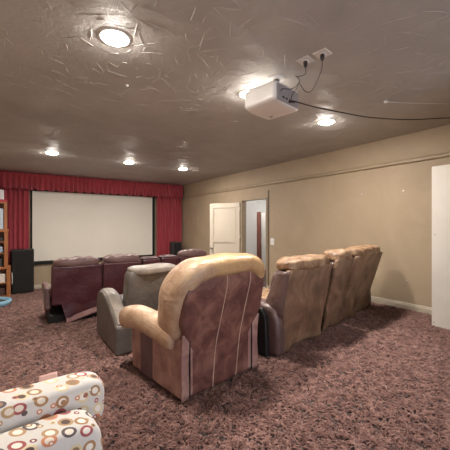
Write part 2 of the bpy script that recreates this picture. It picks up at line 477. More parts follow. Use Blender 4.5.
# picture rail, baseboards, thin dark trims
def rail_fill(bm):
    prism(bm, [(0, 2.335), (-.03, 2.335), (-.036, 2.345), (-.03, 2.355), (-.012, 2.356), (-.012, 2.388), (-.022, 2.39), (-.026, 2.398), (-.02, 2.405), (0, 2.405)], 0, 1)
    for v in bm.verts:
        x, y, z = v.co
        v.co = Vector((XR+y, .83+x*(YF-.83), z))
struct(one('trim_1', rail_fill, M['wall_trim'], smooth=False))
struct(one('trim_2', lambda b: box(b, (XR-.012, 5.515, Z1), (XR, 5.55, 2.20)), M['jamb'], smooth=False))
def casing_fill(bm):
    for y0, y1 in ((DY0-.012, DY0+.012), (DY1-.02, DY1+.05)): box(bm, (XR-.015, y0, Z1), (XR+.14, y1, DZ))
    box(bm, (XR-.015, DY0-.012, DZ-.015), (XR+.14, DY1+.05, DZ+.03))
struct(one('trim_3', casing_fill, M['wall_trim'], smooth=False))
def bb(bm, y0, y1, z):
    prism(bm, [(0, z), (-.016, z), (-.016, z+.075), (-.011, z+.082), (-.011, z+.098), (-.004, z+.108), (0, z+.108)], 0, 1)
def bb_right(bm):
    for (y0, y1, z) in ((.83, S1, 0), (S1, DY0-.02, Z1), (DY1+.06, S2, Z1) if DY1+.06 < S2 else (S2+.3, YF, Z2), (S2+.3, YF, Z2)):
        t = bmesh.new(); bb(t, y0, y1, z)
        for v in t.verts: v.co = Vector((XR+v.co.y, y0+v.co.x*(y1-y0), v.co.z))
        me = bpy.data.meshes.new('t'); t.to_mesh(me); t.free(); bm.from_mesh(me); bpy.data.meshes.remove(me)
struct(one('baseboard_right', bb_right, M['base'], smooth=False))
def bb_screen(bm):
    bb(bm, 0, 0, Z2)
    for v in bm.verts: v.co = Vector((XL+v.co.x*(XR-XL), YF+v.co.y, v.co.z))
struct(one('baseboard_screen', bb_screen, M['base'], smooth=False))

# hall behind the door
def hall_fill(bm):
    box(bm, (XR+.14, 7.15, Z1), (6.2, 7.25, 2.6)); box(bm, (6.1, 7.25, Z1), (6.2, 9.6, 2.6))
    box(bm, (8.2, 4.2, Z1), (8.3, 9.6, 2.6)); box(bm, (6.2, 9.5, Z1), (8.3, 9.6, 2.6)); box(bm, (XR+.14, 4.2, Z1), (8.3, 4.3, 2.6))
    box(bm, (6.2, 7.2, 2.14), (8.2, 7.3, 2.6))
struct(one('wall_hall', hall_fill, M['hall'], smooth=False))
struct(one('ceiling_hall', lambda b: box(b, (XR+.14, 4.2, 2.6), (8.3, 9.6, 2.7)), M['hall'], smooth=False))
struct(one('floor_hall', lambda b: box(b, (XR+.14, 4.2, Z1-.1), (8.3, 9.6, Z1)), M['carpet'], smooth=False))
hl = thing('ceiling_light', 'added round lamp, unseen, brightening the hall beyond the doorway', 'ceiling light', (6.6, 6.0, 2.6))  # unseen lamp added to brighten the white hall
one('lens', lambda b: lathe(b, [(0, -.06), (.1, -.05), (.15, 0), (.15, .0), (0, 0)]), M['lens_hall'], hl)
hl2 = thing('ceiling_light', 'added round lamp, unseen, brightening the deeper hall beyond the doorway', 'ceiling light', (7.0, 8.2, 2.6))  # second unseen lamp, added to light the drape and panel
one('lens', lambda b: lathe(b, [(0, -.06), (.1, -.05), (.15, 0), (.15, .0), (0, 0)]), M['lens_hall'], hl2)
def gown(bm):
    def fn(u, v):
        return (7.75+.03*math.sin(u*17)+.02*u, 8.88+(u-.5)*.36*(1-.25*v), -.1+v*1.95)
    sheet(bm, fn, 24, 8, (.03, 0, 0))
M['brown_cloth'] = mottled('brown cloth', (112, 68, 58), (132, 84, 72), .85, 5, .1)
tag(one('hanging_drape', gown, M['brown_cloth']), 'reddish brown drape hanging in the white hall seen through the doorway', 'drape')
tag(one('hall_panel', lambda b: box(b, (7.35, 8.02, Z1), (7.40, 8.2, 1.78)), M['white'], smooth=False, bevel=.005), 'narrow white upright panel at the right of the doorway view into the hall', 'panel')

# the open two-panel door (hinge on the far jamb)
def door_leaf(bm):
    w, t, z0, z1 = .95, .05, Z1+.012, 1.965
    box(bm, (0, -.5*t+.018, z0), (w, .5*t-.018, z1))
    st = .11
    for s in (-1, 1):
        y0, y1 = (.5*t-.018, .5*t) if s > 0 else (-.5*t, -.5*t+.018)
        for (a, b, c, d) in ((0, st, z0, z1), (w-st, w, z0, z1), (st, w-st, z1-.13, z1), (st, w-st, .86, .98), (st, w-st, z0, z0+.2)):
            box(bm, (a, y0, c), (b, y1, d))
        for (c, d) in ((.98, z1-.13), (z0+.2, .86)):
            e = .018
            for q in ((st+e, w-st-e, c+e, c+e+.014), (st+e, w-st-e, d-e-.014, d-e), (st+e, st+e+.014, c+e, d-e), (w-st-e-.014, w-st-e, c+e, d-e)):
                box(bm, (q[0], y0 if s > 0 else y1-.006, q[2]), (q[1], y0+.006 if s > 0 else y1, q[3]))
ang = math.atan2(.87, -.43)
d1 = one('door_1', door_leaf, M['door'], smooth=False, loc=(XR-.025, 6.65, 0), rotz=ang)
struct(d1)
def knob_fill(bm):
    for s in (-1, 1):
        lathe(bm, [(0, 0), (.03, 0), (.03, .008), (.012, .012), (.012, .035), (.027, .045), (.03, .06), (.022, .072), (0, .075)], 16)
        for v in bm.verts:
            if not v.tag:
                x, y, z = v.co; v.co = Vector((.88+x, s*(.019+z), .69+y)); v.tag = True
one('door_handle', knob_fill, M['metal'], d1)
for z in (1.74, .98, .1):
    one('hinge', lambda b: (lathe(b, [(0, 0), (.011, 0), (.011, .1), (0, .1)], 10, (-.012, .02, z)), box(b, (-.012, .0185, z), (.03, .0205, z+.1))), M['plastic_white'], d1)

# near white slab door standing open, seen at the right edge
d2 = one('door_2', lambda b: box(b, (4.555, .86, .02), (4.593, 1.745, 2.12)), M['white'], smooth=False, bevel=.003)
struct(d2)
one('latch', lambda b: (box(b, (4.5535, 1.70, 1.215), (4.5565, 1.712, 1.232)),), M['metal'], d2, smooth=False)
def latch_bolt(bm):
    lathe(bm, [(0, 0), (.008, 0), (.008, .003), (0, .003)], 10)
    for v in bm.verts: v.co = Vector((4.555-v.co.z, 1.72+v.co.x, .07+v.co.y))
one('door_bolt', latch_bolt, M['metal'], d2)

# switch plate and filler dots on the right wall
sw = thing('light_switch', 'small white light switch plate on the tan wall right of the doorway', 'light switch', (XR, 5.40, .95))
one('plate', lambda b: box(b, (-.008, -.065, -.08), (0, .065, .08)), M['plastic_white'], sw, smooth=False, bevel=.004)
one('rocker', lambda b: box(b, (-.013, -.03, -.04), (-.007, .03, .04)), M['plastic_white'], sw, smooth=False, bevel=.003)
def plug_disc(y, z, label, r=.014):
    def f(bm):
        lathe(bm, [(0, 0), (r, 0), (r*.8, .006), (0, .008)], 12)
        for v in bm.verts: v.co = Vector((-v.co.z, v.co.x, v.co.y))
    tag(one('wall_plug', f, M['plastic_white'], loc=(XR, y, z)), label, 'wall plug', 'white plugs on the tan wall')
plug_disc(3.10, 1.90, 'tiny white plug on tan wall above the tan sofa, left of two at one height')
plug_disc(2.39, 1.90, 'tiny white plug on tan wall, upper one nearest the white door')
plug_disc(2.34, .46, 'tiny white plug low on the tan wall above the baseboard')
plug_disc(9.1, 2.0, 'tiny white plug on tan wall near the curtain corner, upper of two')
plug_disc(9.0, 1.56, 'tiny white plug on tan wall near the curtain corner, lower of two')

# ------------------------------------------------------------------ recessed ceiling lights
def can(x, y, label):
    t = thing('ceiling_light', label, 'ceiling light', (x, y, H), 0, 'recessed ceiling lights')
    one('trim_ring', lambda b: lathe(b, [(.100, .0), (.100, -.007), (.106, -.008), (.118, -.005), (.124, 0)], 36), M['plastic_white'], t)
    one('lens', lambda b: lathe(b, [(0, -.026), (.035, -.0245), (.065, -.019), (.088, -.011), (.0995, -.004), (.0995, 0), (0, 0)], 36), M['lens'], t)
LB = {(0.66, 2.43): 'large bright recessed ceiling light at upper left, nearest the viewer',
      (2.16, 2.62): 'recessed ceiling light peeking out left of the white projector',
      (3.64, 2.71): 'recessed ceiling light right of the projector, near the tan wall',
      (.68, 7.05): 'recessed ceiling light before the screen, leftmost of the far row of three',
      (2.25, 7.10): 'recessed ceiling light before the screen, middle of the far row of three',
      (3.65, 7.11): 'recessed ceiling light before the screen, rightmost of the far row of three',
      (2.3, -1.5): 'added unseen ceiling light behind the viewer, lighting the seat backs'}  # unseen lamp, added to light the rear faces of the seats
for (x, y), l in LB.items(): can(x, y, l)

# ------------------------------------------------------------------ screen, curtains, valance
s = thing('projection_screen', 'large blank white projection screen in black frame between red curtains', 'projection screen', (2.27, YF, .32))
one('screen_surface', lambda b: box(b, (-1.77, -.07, .0), (1.78, -.055, 2.0)), M['screen'], s, smooth=False)
def frame_fill(bm):
    box(bm, (-1.81, -.075, -.10), (1.87, -.003, 0)); box(bm, (-1.81, -.075, 2.0), (1.87, -.003, 2.06))
    box(bm, (-1.81, -.075, 0), (-1.77, -.003, 2.0)); box(bm, (1.78, -.075, 0), (1.87, -.003, 2.0))
one('frame', frame_fill, M['black_felt'], s, smooth=False, bevel=.004)
one('badge', lambda b: box(b, (1.44, -.0765, -.065), (1.62, -.075, -.04)), M['metal'], s, smooth=False)

def curtain(name, x0, x1, z0, z1, y, per, label, sd):
    def fn(u, v):
        x = x0+(x1-x0)*u
        ph = 2*PI*(x/per+.35*nz(x, 0, sd, 2.2)+.12*nz(x, v*2, sd, 1.5))
        amp = .035*(.75+.5*nz(x, 1, sd, 3))
        return (x, y+amp*math.sin(ph)+.012*math.sin(2.7*ph+v*2), z0+(z1-z0)*v)
    o = one(name, lambda b: sheet(b, fn, int((x1-x0)/.012), 16, (0, .012, 0)), M['velvet'])
    return tag(o, label, 'curtain', 'red stage curtains')
curtain('curtain', -.66, .42, Z2+.02, 2.5, 10.10, .105, 'crimson curtain panel left of the screen, behind the black cabinet', 3)
curtain('curtain', 4.17, 5.12, Z2+.02, 2.5, 10.10, .105, 'crimson curtain panel right of the screen, beside the tan wall', 8)
def valance(bm):
    x0, x1 = -.68, 5.12
    def fn(u, v):
        x = x0+(x1-x0)*u
        ph = 2*PI*(x/.125+.3*nz(x, 0, 1, 1.7))
        w = max(0, (1-v)-.12)
        amp = .008+.05*w*(.8+.5*nz(x, 2, 5, 3))
        z = 2.325+(2.785-2.325)*v
        if v < .01: z += .018*math.sin(ph*.5)+.012*nz(x, 0, 9, 6)
        bul = .035*math.sin(PI*min(1, max(0, (1-v)*1.15)))
        hd = .012*math.sin(ph*2.2) if v > .82 else 0
        return (x, 9.98+amp*math.sin(ph)-bul+hd, z)
    sheet(bm, fn, 560, 22, (0, .012, 0))
tag(one('valance', valance, M['velvet']), 'long gathered crimson valance under the ceiling above the screen', 'valance')

# ------------------------------------------------------------------ speakers
sp = thing('speaker_cabinet', 'tall plain black cabinet beside the wooden bookcase, left of the screen', 'speaker', (.25, 9.88, Z2))
one('body', lambda b: box(b, (-.235, -.18, .03), (.265, .16, 1.18)), M['black'], sp, smooth=False, bevel=.012)
one('plinth', lambda b: box(b, (-.2, -.15, 0), (.2, .14, .03)), M['gap'], sp, smooth=False)
one('grille', lambda b: box(b, (-.215, -.195, .06), (.245, -.178, 1.15)), M['black_felt'], sp, smooth=False, bevel=.005)
one('handle', lambda b: tube(b, [(-.224, -.181, .58), (-.224, -.215, .57), (-.219, -.222, .44), (-.224, -.215, .31), (-.224, -.181, .30)], .010), M['plastic_white'], sp)
sp2 = thing('speaker_cabinet', 'dark grey speaker in the corner by the right curtain', 'speaker', (4.74, 9.80, Z2))
M['charcoal'] = mottled('charcoal grille', (52, 50, 52), (62, 59, 60), .7, 5, .1)
one('body', lambda b: box(b, (-.15, -.14, .02), (.17, .15, 1.24)), M['charcoal'], sp2, smooth=False, bevel=.01)
one('plinth', lambda b: box(b, (-.12, -.11, 0), (.14, .12, .02)), M['gap'], sp2, smooth=False)
one('grille', lambda b: box(b, (-.13, -.152, .05), (.15, -.138, 1.2)), M['black_felt'], sp2, smooth=False, bevel=.004)

# ------------------------------------------------------------------ bookcase at left and what stands in it
bc = thing('bookcase', 'orange brown wooden open bookcase at the left edge before the curtain', 'bookcase', (-.34, 9.3, Z2))
BW = .33
def post(bm, x, z0, z1, w=.08): box(bm, (x-w/2, 0, z0), (x+w/2, .40, z1))
one('side_panel', lambda b: post(b, BW-.035, 0, .74, .085), M['wood'], bc, smooth=False, bevel=.004)
one('side_panel', lambda b: post(b, -BW+.035, 0, .74, .085), M['wood'], bc, smooth=False, bevel=.004)
one('shelf', lambda b: box(b, (-BW-.01, -.01, .74), (BW+.01, .40, .80)), M['wood'], bc, smooth=False, bevel=.004)
one('side_panel', lambda b: post(b, BW-.085, .80, 1.66, .08), M['wood'], bc, smooth=False, bevel=.004)
one('side_panel', lambda b: post(b, -BW+.085, .80, 1.66, .08), M['wood'], bc, smooth=False, bevel=.004)
one('shelf', lambda b: box(b, (-BW+.02, -.01, 1.66), (BW-.03, .40, 1.73)), M['wood'], bc, smooth=False, bevel=.004)
one('side_panel', lambda b: post(b, BW-.1, 1.73, 2.38, .06), M['wood'], bc, smooth=False, bevel=.004)
one('side_panel', lambda b: post(b, -BW+.1, 1.73, 2.38, .06), M['wood'], bc, smooth=False, bevel=.004)
for z in (.06, .38): one('shelf', lambda b: box(b, (-BW+.075, .01, z), (BW-.075, .39, z+.025)), M['wood'], bc, smooth=False)
for z in (1.12, 1.40): one('shelf', lambda b: box(b, (-BW+.125, .01, z), (BW-.125, .39, z+.025)), M['wood'], bc, smooth=False)
one('shelf', lambda b: box(b, (-BW+.06, .01, 2.36), (BW-.06, .39, 2.40)), M['wood'], bc, smooth=False)
one('back_panel', lambda b: box(b, (-BW+.06, .40, .02), (BW-.06, .412, 2.38)), M['wood'], bc, smooth=False)
def item(name, label, cat, lo, hi, col, grp=None, bev=.006, mat=None):
    m = mat or mottled(name+' '+label[:12], col, tuple(min(255, c+10) for c in col), .55, 8, 0)
    c = ((lo[0]+hi[0])/2-.34, (lo[1]+hi[1])/2+9.3, lo[2]+Z2)
    h = [(hi[i]-lo[i])/2 for i in (0, 1)]
    o = one(name, lambda b: box(b, (-h[0], -h[1], 0), (h[0], h[1], hi[2]-lo[2])), m, smooth=False, bevel=bev, loc=c)
    return tag(o, label, cat, grp)
item('storage_box', 'white box low in the bookcase, on the lower shelf', 'box', (-.2, .03, .405), (.23, .36, .62), (214, 204, 192))
item('storage_box', 'dark brown box on the bottom shelf of the bookcase', 'box', (-.2, .05, .085), (.22, .36, .27), (70, 46, 40))
item('storage_box', 'dark box in the middle of the bookcase with a pale front edge', 'box', (-.18, .06, .80), (.17, .36, 1.0), (50, 48, 50))
item('folded_cloth', 'pale blue folded stack on the upper middle shelf of the bookcase', 'folded cloth', (-.18, .03, 1.145), (.18, .34, 1.30), (150, 166, 186), bev=.03)
item('storage_box', 'slim black box on the shelf above the pale blue stack', 'box', (-.18, .04, 1.425), (.19, .36, 1.53), (36, 34, 36))
item('game_box', 'tall white and blue box standing on top section of the bookcase', 'box', (-.17, .0, 1.73), (.185, .3, 2.24), (186, 200, 214))
item('storage_box', 'flat red box lying on top of the bookcase under a white box', 'box', (-.2, .0, 2.40), (.27, .34, 2.46), (176, 46, 58))
item('storage_box', 'white box topmost on the bookcase, above the flat red box', 'box', (-.2, .02, 2.46), (.2, .32, 2.70), (206, 208, 210))

def basin(bm):
    lathe(bm, [(0, 0), (.30, 0), (.36, .04), (.385, .10), (.375, .135), (.345, .14), (.315, .125), (.30, .07), (.28, .05), (0, .05)], 40)
M['lightblue'] = mottled('light blue plush', (126, 176, 204), (150, 194, 216), .7, 8, .2, 90)
pb = thing('pet_bed', 'light blue round pet bed on the carpet before the bookcase', 'pet bed', (-.36, 8.62, Z2))
one('rim', basin, M['lightblue'], pb)
M['darkcush'] = mottled('dark cushion', (62, 62, 70), (80, 78, 84), .85, 8, .2)
one('cushion', lambda b: sbox(b, (0, 0, .075), (.285, .285, .04), 2.6, 8), M['darkcush'], pb)

# ------------------------------------------------------------------ the big worn tan recliner
def lean(z): return -.12*max(0, z-.38)/.65
rc = thing('recliner', 'large worn tan and brown leather recliner seen from behind, centre of the room', 'recliner', (1.455, 2.10, 0), R(8))
def side_fill(sg):
    def f(bm):
        prism(bm, [(.005, .035), (.80, .035), (.82, .30), (.80, .46), (.4, .48), (.05, .50), (.005, .50)], min(sg*.30, sg*.425), max(sg*.30, sg*.425))
    return f
for sg in (-1, 1):
    sp_ = one('side_panel', side_fill(sg), M['suede_side'], rc, bevel=.03, bseg=3)
    one('side_band', lambda b: (box(b, (min(sg*.422, sg*.431), .42, .05), (max(sg*.422, sg*.431), .62, .42))), M['plum'], sp_, smooth=False, bevel=.003)
    one('foot', lambda b: (lathe(b, [(0, 0), (.025, 0), (.03, .04), (0, .04)], 12, (sg*.37, .74, 0))), M['gap'], sp_)
    one('foot', lambda b: (lathe(b, [(0, 0), (.025, 0), (.03, .04), (0, .04)], 12, (sg*.37, .07, 0))), M['gap'], sp_)
    # rolled arm pad
    def arm(bm):
        path = [Vector(p) for p in spline([(sg*.40, .09, .47), (sg*.405, .13, .475), (sg*.41, .25, .495), (sg*.415, .45, .52), (sg*.42, .65, .525), (sg*.42, .77, .505), (sg*.42, .84, .485), (sg*.42, .87, .48)], 5)]
        def sec(t):
            e = min(1, math.sqrt(max(.02, 1-(2*t-1)**10)))
            fat = .085+.03*t
            return ((.085+.025*t)*e, fat*e)
        sweep(bm, path, Vector((1, 0, 0)), sec, 18)
    one('arm_pad', arm, M['roll'], rc)
# back: outer roll, inset rear panel, inner cushion
def roll_fill(bm):
    pts = [(-.385, .46), (-.40, .56), (-.405, .70), (-.405, .82), (-.375, .93), (-.29, .995), (-.15, 1.012), (0, 1.018), (.15, 1.018), (.29, 1.005), (.38, .94), (.41, .83), (.41, .70), (.405, .56), (.39, .46)]
    path = spline([(x, lean(z)+(.20-.065*max(0, min(1, (z-.78)/.22))), z) for x, z in pts], 5)
    def sec(t):
        e = min(1, math.sqrt(max(.03, 1-(2*t-1)**14)))
        wob = 1+.03*math.sin(t*40)+.03*nz(t*9, 3)
        return (.088*e*wob, .150*e*wob)
    sweep(bm, path, Vector((0, 1, 0)), sec, 22)
rl = one('back_roll', roll_fill, M['roll'], rc)
def patch(bm):
    box(bm, (-.26, lean(1.02)-.012, .985), (-.15, lean(1.02)+.03, 1.05))
def rear_half(z):
    w0 = .36+.075*max(0, min(1, (z-.42)/.18)); k = max(0, (z-.78)/.19)**2
    return w0-.10*k, w0-.02*k
def rear_fn(u, v):
    z = .04+v*.93
    wl, wr = rear_half(z)
    x = -wl+(wl+wr)*u
    bulge = -.012*math.sin(PI*u)*(1 if z > .3 else .6) - .006*nz(x*3, z*3, 4)
    y = lean(z)+.012+bulge
    if z > .86: y += (z-.86)*.25
    return (x, y, z)
rp = one('rear_panel', lambda b: sheet(b, rear_fn, 30, 36, (0, .06, 0)), M['suede'], rc)
for x0, xt in ((-.115, -.03), (.15, .25)):
    def seam(bm):
        pts = []
        for k in range(13):
            v = k/12*.98; z = .04+v*.93; wl, wr = rear_half(z)
            x = x0+(xt-x0)*v; u = (x+wl)/(wl+wr)
            p = rear_fn(u, v); pts.append((p[0], p[1]-.001, p[2]))
        tube(bm, pts, .0035, 6, 3)
    one('seam', seam, M['seam'], rp)
for sg in (-1, 1):   # corner flaps wrapping from the sides onto the back
    def flap(bm):
        def fn(u, v):
            x = sg*(.425-.075*u); z = .035+v*(.47+.03*(1-u))
            return (x, -.006+.008*u-.004*math.sin(9*v)-.012*max(0, v-.8)*5*(1-u), z)
        sheet(bm, fn, 6, 14, (0, .012, 0))
    one('corner_flap', flap, M['suede_side'], rc)
    def cseam(bm): tube(bm, [(sg*.347, .0, .04), (sg*.348, -.002, .25), (sg*.347, .0, .5)], .006, 6)
    one('corner_gap', cseam, M['gap'], rc)
one('back_cushion', lambda b: sbox(b, (0, .13, .76), (.36, .10, .27), 4, 12, lambda u, w: Vector((w.x, w.y+lean(w.z+.76), w.z))), M['roll'], rc)
one('seat_cushion', lambda b: sbox(b, (0, .52, .40), (.30, .34, .11), 5, 10), M['roll'], rc)
one('footrest', lambda b: sbox(b, (0, .85, .24), (.31, .045, .19), 6, 8), M['suede_side'], rc)
one('base', lambda b: box(b, (-.31, .05, .04), (.31, .78, .26)), M['gap'], rc, smooth=False)

# ------------------------------------------------------------------ grey recliner in front of it
gr = thing('recliner', 'charcoal grey leather recliner standing just beyond the big tan recliner', 'recliner', (1.35, 3.15, 0), R(0))
for sg in (-1, 1):
    def garm(bm):
        prism(bm, [(.0, .02), (.84, .02), (.86, .34), (.85, .47), (.79, .545), (.70, .575), (.58, .575), (.44, .545), (.30, .485), (.16, .41), (.05, .345), (.0, .31)], min(sg*.31, sg*.485), max(sg*.31, sg*.485))
    a_ = one('arm', garm, M['grey'], gr, bevel=.028, bseg=3)
    def gtop(bm):
        def fn(u, v):
            prof = [(.02, .335), (.16, .415), (.30, .49), (.44, .55), (.58, .58), (.70, .58), (.79, .548), (.845, .48)]
            k = v*(len(prof)-1); i = min(int(k), len(prof)-2); f = k-i
            y = prof[i][0]*(1-f)+prof[i+1][0]*f; z = prof[i][1]*(1-f)+prof[i+1][1]*f
            return (sg*(.335+.125*u), y, z+.010*math.sin(PI*u)+.002)
        sheet(bm, fn, 8, 40, (0, 0, -.02))
    one('arm_top', gtop, M['grey_lit'], a_)
def gback(bm):
    def fn(u, w):
        z = w.z+.55
        return Vector((w.x*(1-.05*max(0, z-.6)), w.y-.10*(z-.3)+.05, w.z))
    sbox(bm, (0, .27, .55), (.305, .10, .30), 8, 12, fn)
gb = one('backrest', gback, M['grey'], gr)
def ghead(bm):
    def fn(u, w):
        return Vector((w.x, w.y+.008*math.sin(w.x*18), w.z+.01*nz(w.x*4, w.y*4)))
    sbox(bm, (.01, .265, .835), (.285, .125, .055), 3.4, 12, fn)
one('headrest', ghead, M['grey_lit'], gr)
one('seat_cushion', lambda b: sbox(b, (0, .60, .36), (.305, .27, .12), 5, 8), M['grey'], gr)
one('footrest', lambda b: sbox(b, (0, .87, .22), (.30, .04, .17), 6, 8), M['grey'], gr)
one('base', lambda b: box(b, (-.31, .06, .0), (.31, .80, .22)), M['gap'], gr, smooth=False)

# ------------------------------------------------------------------ tan reclining sofa at right
so = thing('reclining_sofa', 'tan brown leather reclining sofa with console seen from behind, by the tan wall', 'sofa', (2.24, 2.24, 0), R(11))
def sofa_panel(x0, x1, z0, z1, ln, sd, fold=0.034):
    def fn(u, v):
        z = z0+(z1-z0)*v; x = x0+(x1-x0)*u + (.05*(1-u)*max(0, 1-v*1.6) if x0 == 0 else 0)
        lo = fold*(1-v)**1.6*(.9*max(0, math.sin(3.2*(u*1.3+v*1.1)*2+sd))**3+nz(x*5, z*2.5, sd)*1.6+.5*math.sin(x*9+z*5+sd))
        edge = .012*(1-abs(2*u-1)**6)
        return (x, -ln*max(0, z-.05)/.88-edge-lo+.01, z)
    return lambda b: sheet(b, fn, 26, 26, (0, .05, 0))
for (x0, x1, zt, ln, sd) in ((.0, .935, .895, .155, 1), (.965, 1.415, .93, .215, 6), (1.445, 2.42, .94, .265, 11)):
    nm = 'rear_panel'
    one(nm, sofa_panel(x0, x1, .03, zt, ln, sd), M['sofa_tan'], so)
    def sback(bm):
        t = .88
        def fn(u, w):
            z = w.z+.56
            return Vector((w.x, w.y-ln*(z-.05)/.88, w.z))
        sbox(bm, ((x0+x1)/2, .145, .56), ((x1-x0)/2-.012, .115, zt-.56-.02), 9, 12, fn)
    one('backrest', sback, M['sofa_side'], so)
    def shead(bm):
        def fn(u, w):
            tuft = .007*math.cos(w.x*22+sd)*max(0, u.z)+.02*nz(w.x*9, w.y*9, sd)
            return Vector((w.x, w.y, w.z+tuft))
        sbox(bm, ((x0+x1)/2, .125-ln*.98, zt+.035), ((x1-x0)/2-.012, .14, .072), 3.6, 16, fn)
    one('headrest', shead, M['sofa_head'], so)
    one('seat_cushion', lambda b: sbox(b, ((x0+x1)/2, .57, .36), ((x1-x0)/2-.01, .33, .12), 5, 8), M['sofa_head'], so)
    one('footrest', lambda b: sbox(b, ((x0+x1)/2, .90, .22), ((x1-x0)/2-.02, .045, .17), 6, 8), M['sofa_tan'], so)
one('base', lambda b: box(b, (.03, .08, .0), (2.38, .84, .24)), M['gap'], so, smooth=False)
for k, (x0, x1) in enumerate(((-.075, .085), (2.43, 2.585))):
    def sarm(bm):
        prism(bm, [(-.04, .02), (.90, .02), (.92, .40), (.87, .53), (.70, .575), (.45, .575), (.25, .56), (.10, .53), (.02, .48), (-.03, .38), (-.045, .2)], x0, x1)
    one('arm', sarm, M['sofa_side'], so, bevel=.05, bseg=4)
one('dark_gap_block', lambda b: prism(b, [(.06, .02), (.84, .02), (.84, .50), (.14, .50), (.08, .42)], -.13, -.07), M['gap'], so, bevel=.015)  # black block put in to darken the shaded gap beside the arm
def wing(bm):
    def fn(u, v):
        z = .42+v*.46
        y = .02-.155*(z-.05)/.88 + u*(.13+.14*(1-v))
        return (-.012+.02*math.sin(PI*u)*-1, y, z)
    sheet(bm, fn, 10, 14, (.04, 0, 0))
one('side_wing', wing, M['sofa_side'], so)

# ------------------------------------------------------------------ front row of maroon seats
def seat(x0, x1, label, zt, head=True, flap=False, arm_l=False, arm_r=False, sd=0, y0=5.52):
    w = x1-x0; t = thing('recliner', label, 'recliner', ((x0+x1)/2, y0, Z1), 0, 'maroon front row seats')
    hw = w/2-.012
    def fn(u, v):
        x = -hw+2*hw*u
        zb = .10
        if flap:
            zb = .31 if x < -.23 else (.31-(x+.23)/.06*.29 if x < -.17 else .02+.13*(x+.17)/.53)
        z = zb+(zt-zb)*v
        fold = .014*nz(x*4, z*4, sd)+.008*math.sin(x*7-z*9+sd)
        y = .005-.03*(z-.3)+fold*(1.2-v)
        if flap and z < .3: y -= .05*(.3-z)/.3+.02*nz(x*5, z*3, 9)
        return (x, y, z)
    one('rear_panel', lambda b: sheet(b, fn, 44, 30, (0, .02, 0)), M['maroon'], t)
    if flap:
        def hem(bm):
            def hf(u, v):
                x = -.175+(hw+.175)*u; z = .015+.13*u+.085*v
                return (x, -.062+.035*v+.012*nz(x*5, z*3, 9)-.004, z+.005*math.sin(x*12))
            sheet(bm, hf, 24, 4, (0, .006, 0))
        one('lining_hem', hem, M['lining'], t)
    def sb(bm):
        sbox(bm, (0, .14, (zt+.30)/2+.04), (hw-.004, .105, (zt-.30)/2), 9, 10)
    one('backrest', sb, M['maroon'], t)
    if head:
        def hd(bm):
            def f(u, q): return Vector((q.x, q.y, q.z+.012*nz(q.x*8, q.y*8, sd+2)+.008*math.cos(q.x*30)*max(0, u.z)))
            sbox(bm, (.01, .13, zt+.05), (hw-.015, .145, .085), 3, 14, f)
        one('headrest', hd, M['maroon_head'], t)
    else:
        one('top_rail', lambda b: sbox(b, (0, .12, zt-.005), (hw, .12, .035), 5, 10), M['maroon_head'] if False else M['maroon'], t)
    one('seat_cushion', lambda b: sbox(b, (0, .50, .36), (hw, .26, .11), 5, 8), M['maroon'], t)
    one('footrest', lambda b: sbox(b, (0, .775, .24), (hw-.01, .04, .16), 6, 8), M['maroon'], t)
    one('base', lambda b: box(b, (-hw+.02-(.06 if flap else 0), .06, 0), (hw-.03, .72, .13)), M['gap'], t, smooth=False)
    for on, sg in ((arm_l, -1), (arm_r, 1)):
        if on:
            def ar(bm):
                a, b2 = sg*(hw+.008), sg*(hw+.085)
                prism(bm, [(.10, .24), (.20, .16), (.76, .50), (.78, .56), (.62, .60), (.30, .59), (.14, .56)], min(a, b2), max(a, b2))
            one('arm', ar, M['maroon_head'] if sg < 0 else M['maroon'], t, bevel=.025, bseg=3)
    return t
seat(.52, 1.285, 'maroon seat with torn hanging rear cover, leftmost of the front row', .92, flap=True, arm_l=True, sd=1)
seat(1.295, 1.985, 'maroon seat with padded headrest, second from left in the front row', .925, sd=5)
seat(1.995, 2.36, 'low narrow maroon console back, left half, in the middle of the front row', .945, head=False, sd=8)
seat(2.365, 2.745, 'low narrow maroon console back, right half, in the middle of the front row', .955, head=False, sd=12)
seat(2.755, 3.46, 'maroon seat with padded headrest, rightmost of the front row', .945, arm_r=True, sd=15)

# ------------------------------------------------------------------ dotted low armchair in the near left corner
da = thing('armchair', 'low cream armchair with multicoloured dots and rings in the near left corner', 'armchair', (-.105, 1.25, 0), R(5))
HW = .462
def d_rear(bm):
    sbox(bm, (-.03, .02, .325), (HW-.042, .09, .30), 9, 14, lambda u, w: Vector((w.x, w.y-.04*(w.z+.27), w.z)))
one('back_panel', d_rear, M['dots'], da)
def d_head(bm):
    sbox(bm, (0, .18, .58), (HW, .085, .115), 5.5, 16, lambda u, w: Vector((w.x, w.y-.06*(w.z), w.z+.006*nz(w.x*6, w.z*9))))
hd_ = one('head_cushion', d_head, M['dots'], da)
def d_pipe(bm):
    tube(bm, [(-HW+.03, .103, .65), (-.2, .098, .657), (.1, .098, .657), (HW-.07, .100, .654)], .004, 6)
one('piping', d_pipe, M['piping'], hd_)
def d_pipe2(bm):
    tube(bm, [(-HW+.06, -.068, .585), (0, -.074, .592), (HW-.16, -.071, .589)], .004, 6)
one('piping', d_pipe2, M['piping'], da)
one('seat_cushion', lambda b: sbox(b, (0, .47, .27), (HW-.09, .27, .12), 5, 10), M['dots'], da)
one('base', lambda b: box(b, (-HW+.06, .05, .0), (HW-.06, .68, .16)), M['dots'], da, smooth=False, bevel=.02)
for sg in (-1, 1):
    one('arm', lambda b: sbox(b, (sg*(HW-.06), .42, .23), (.055, .31, .225), 5, 10), M['dots'], da)
def tagf(bm):
    def fn(u, v): return (.225+.07*u, .235+.015*v, .675+.03*v)
    sheet(bm, fn, 8, 4, (0, .005, 0))
M['pink'] = mottled('pink striped tab', (196, 142, 132), (222, 188, 178), .7, 40, 0, sc3=(.05, .05, 1))
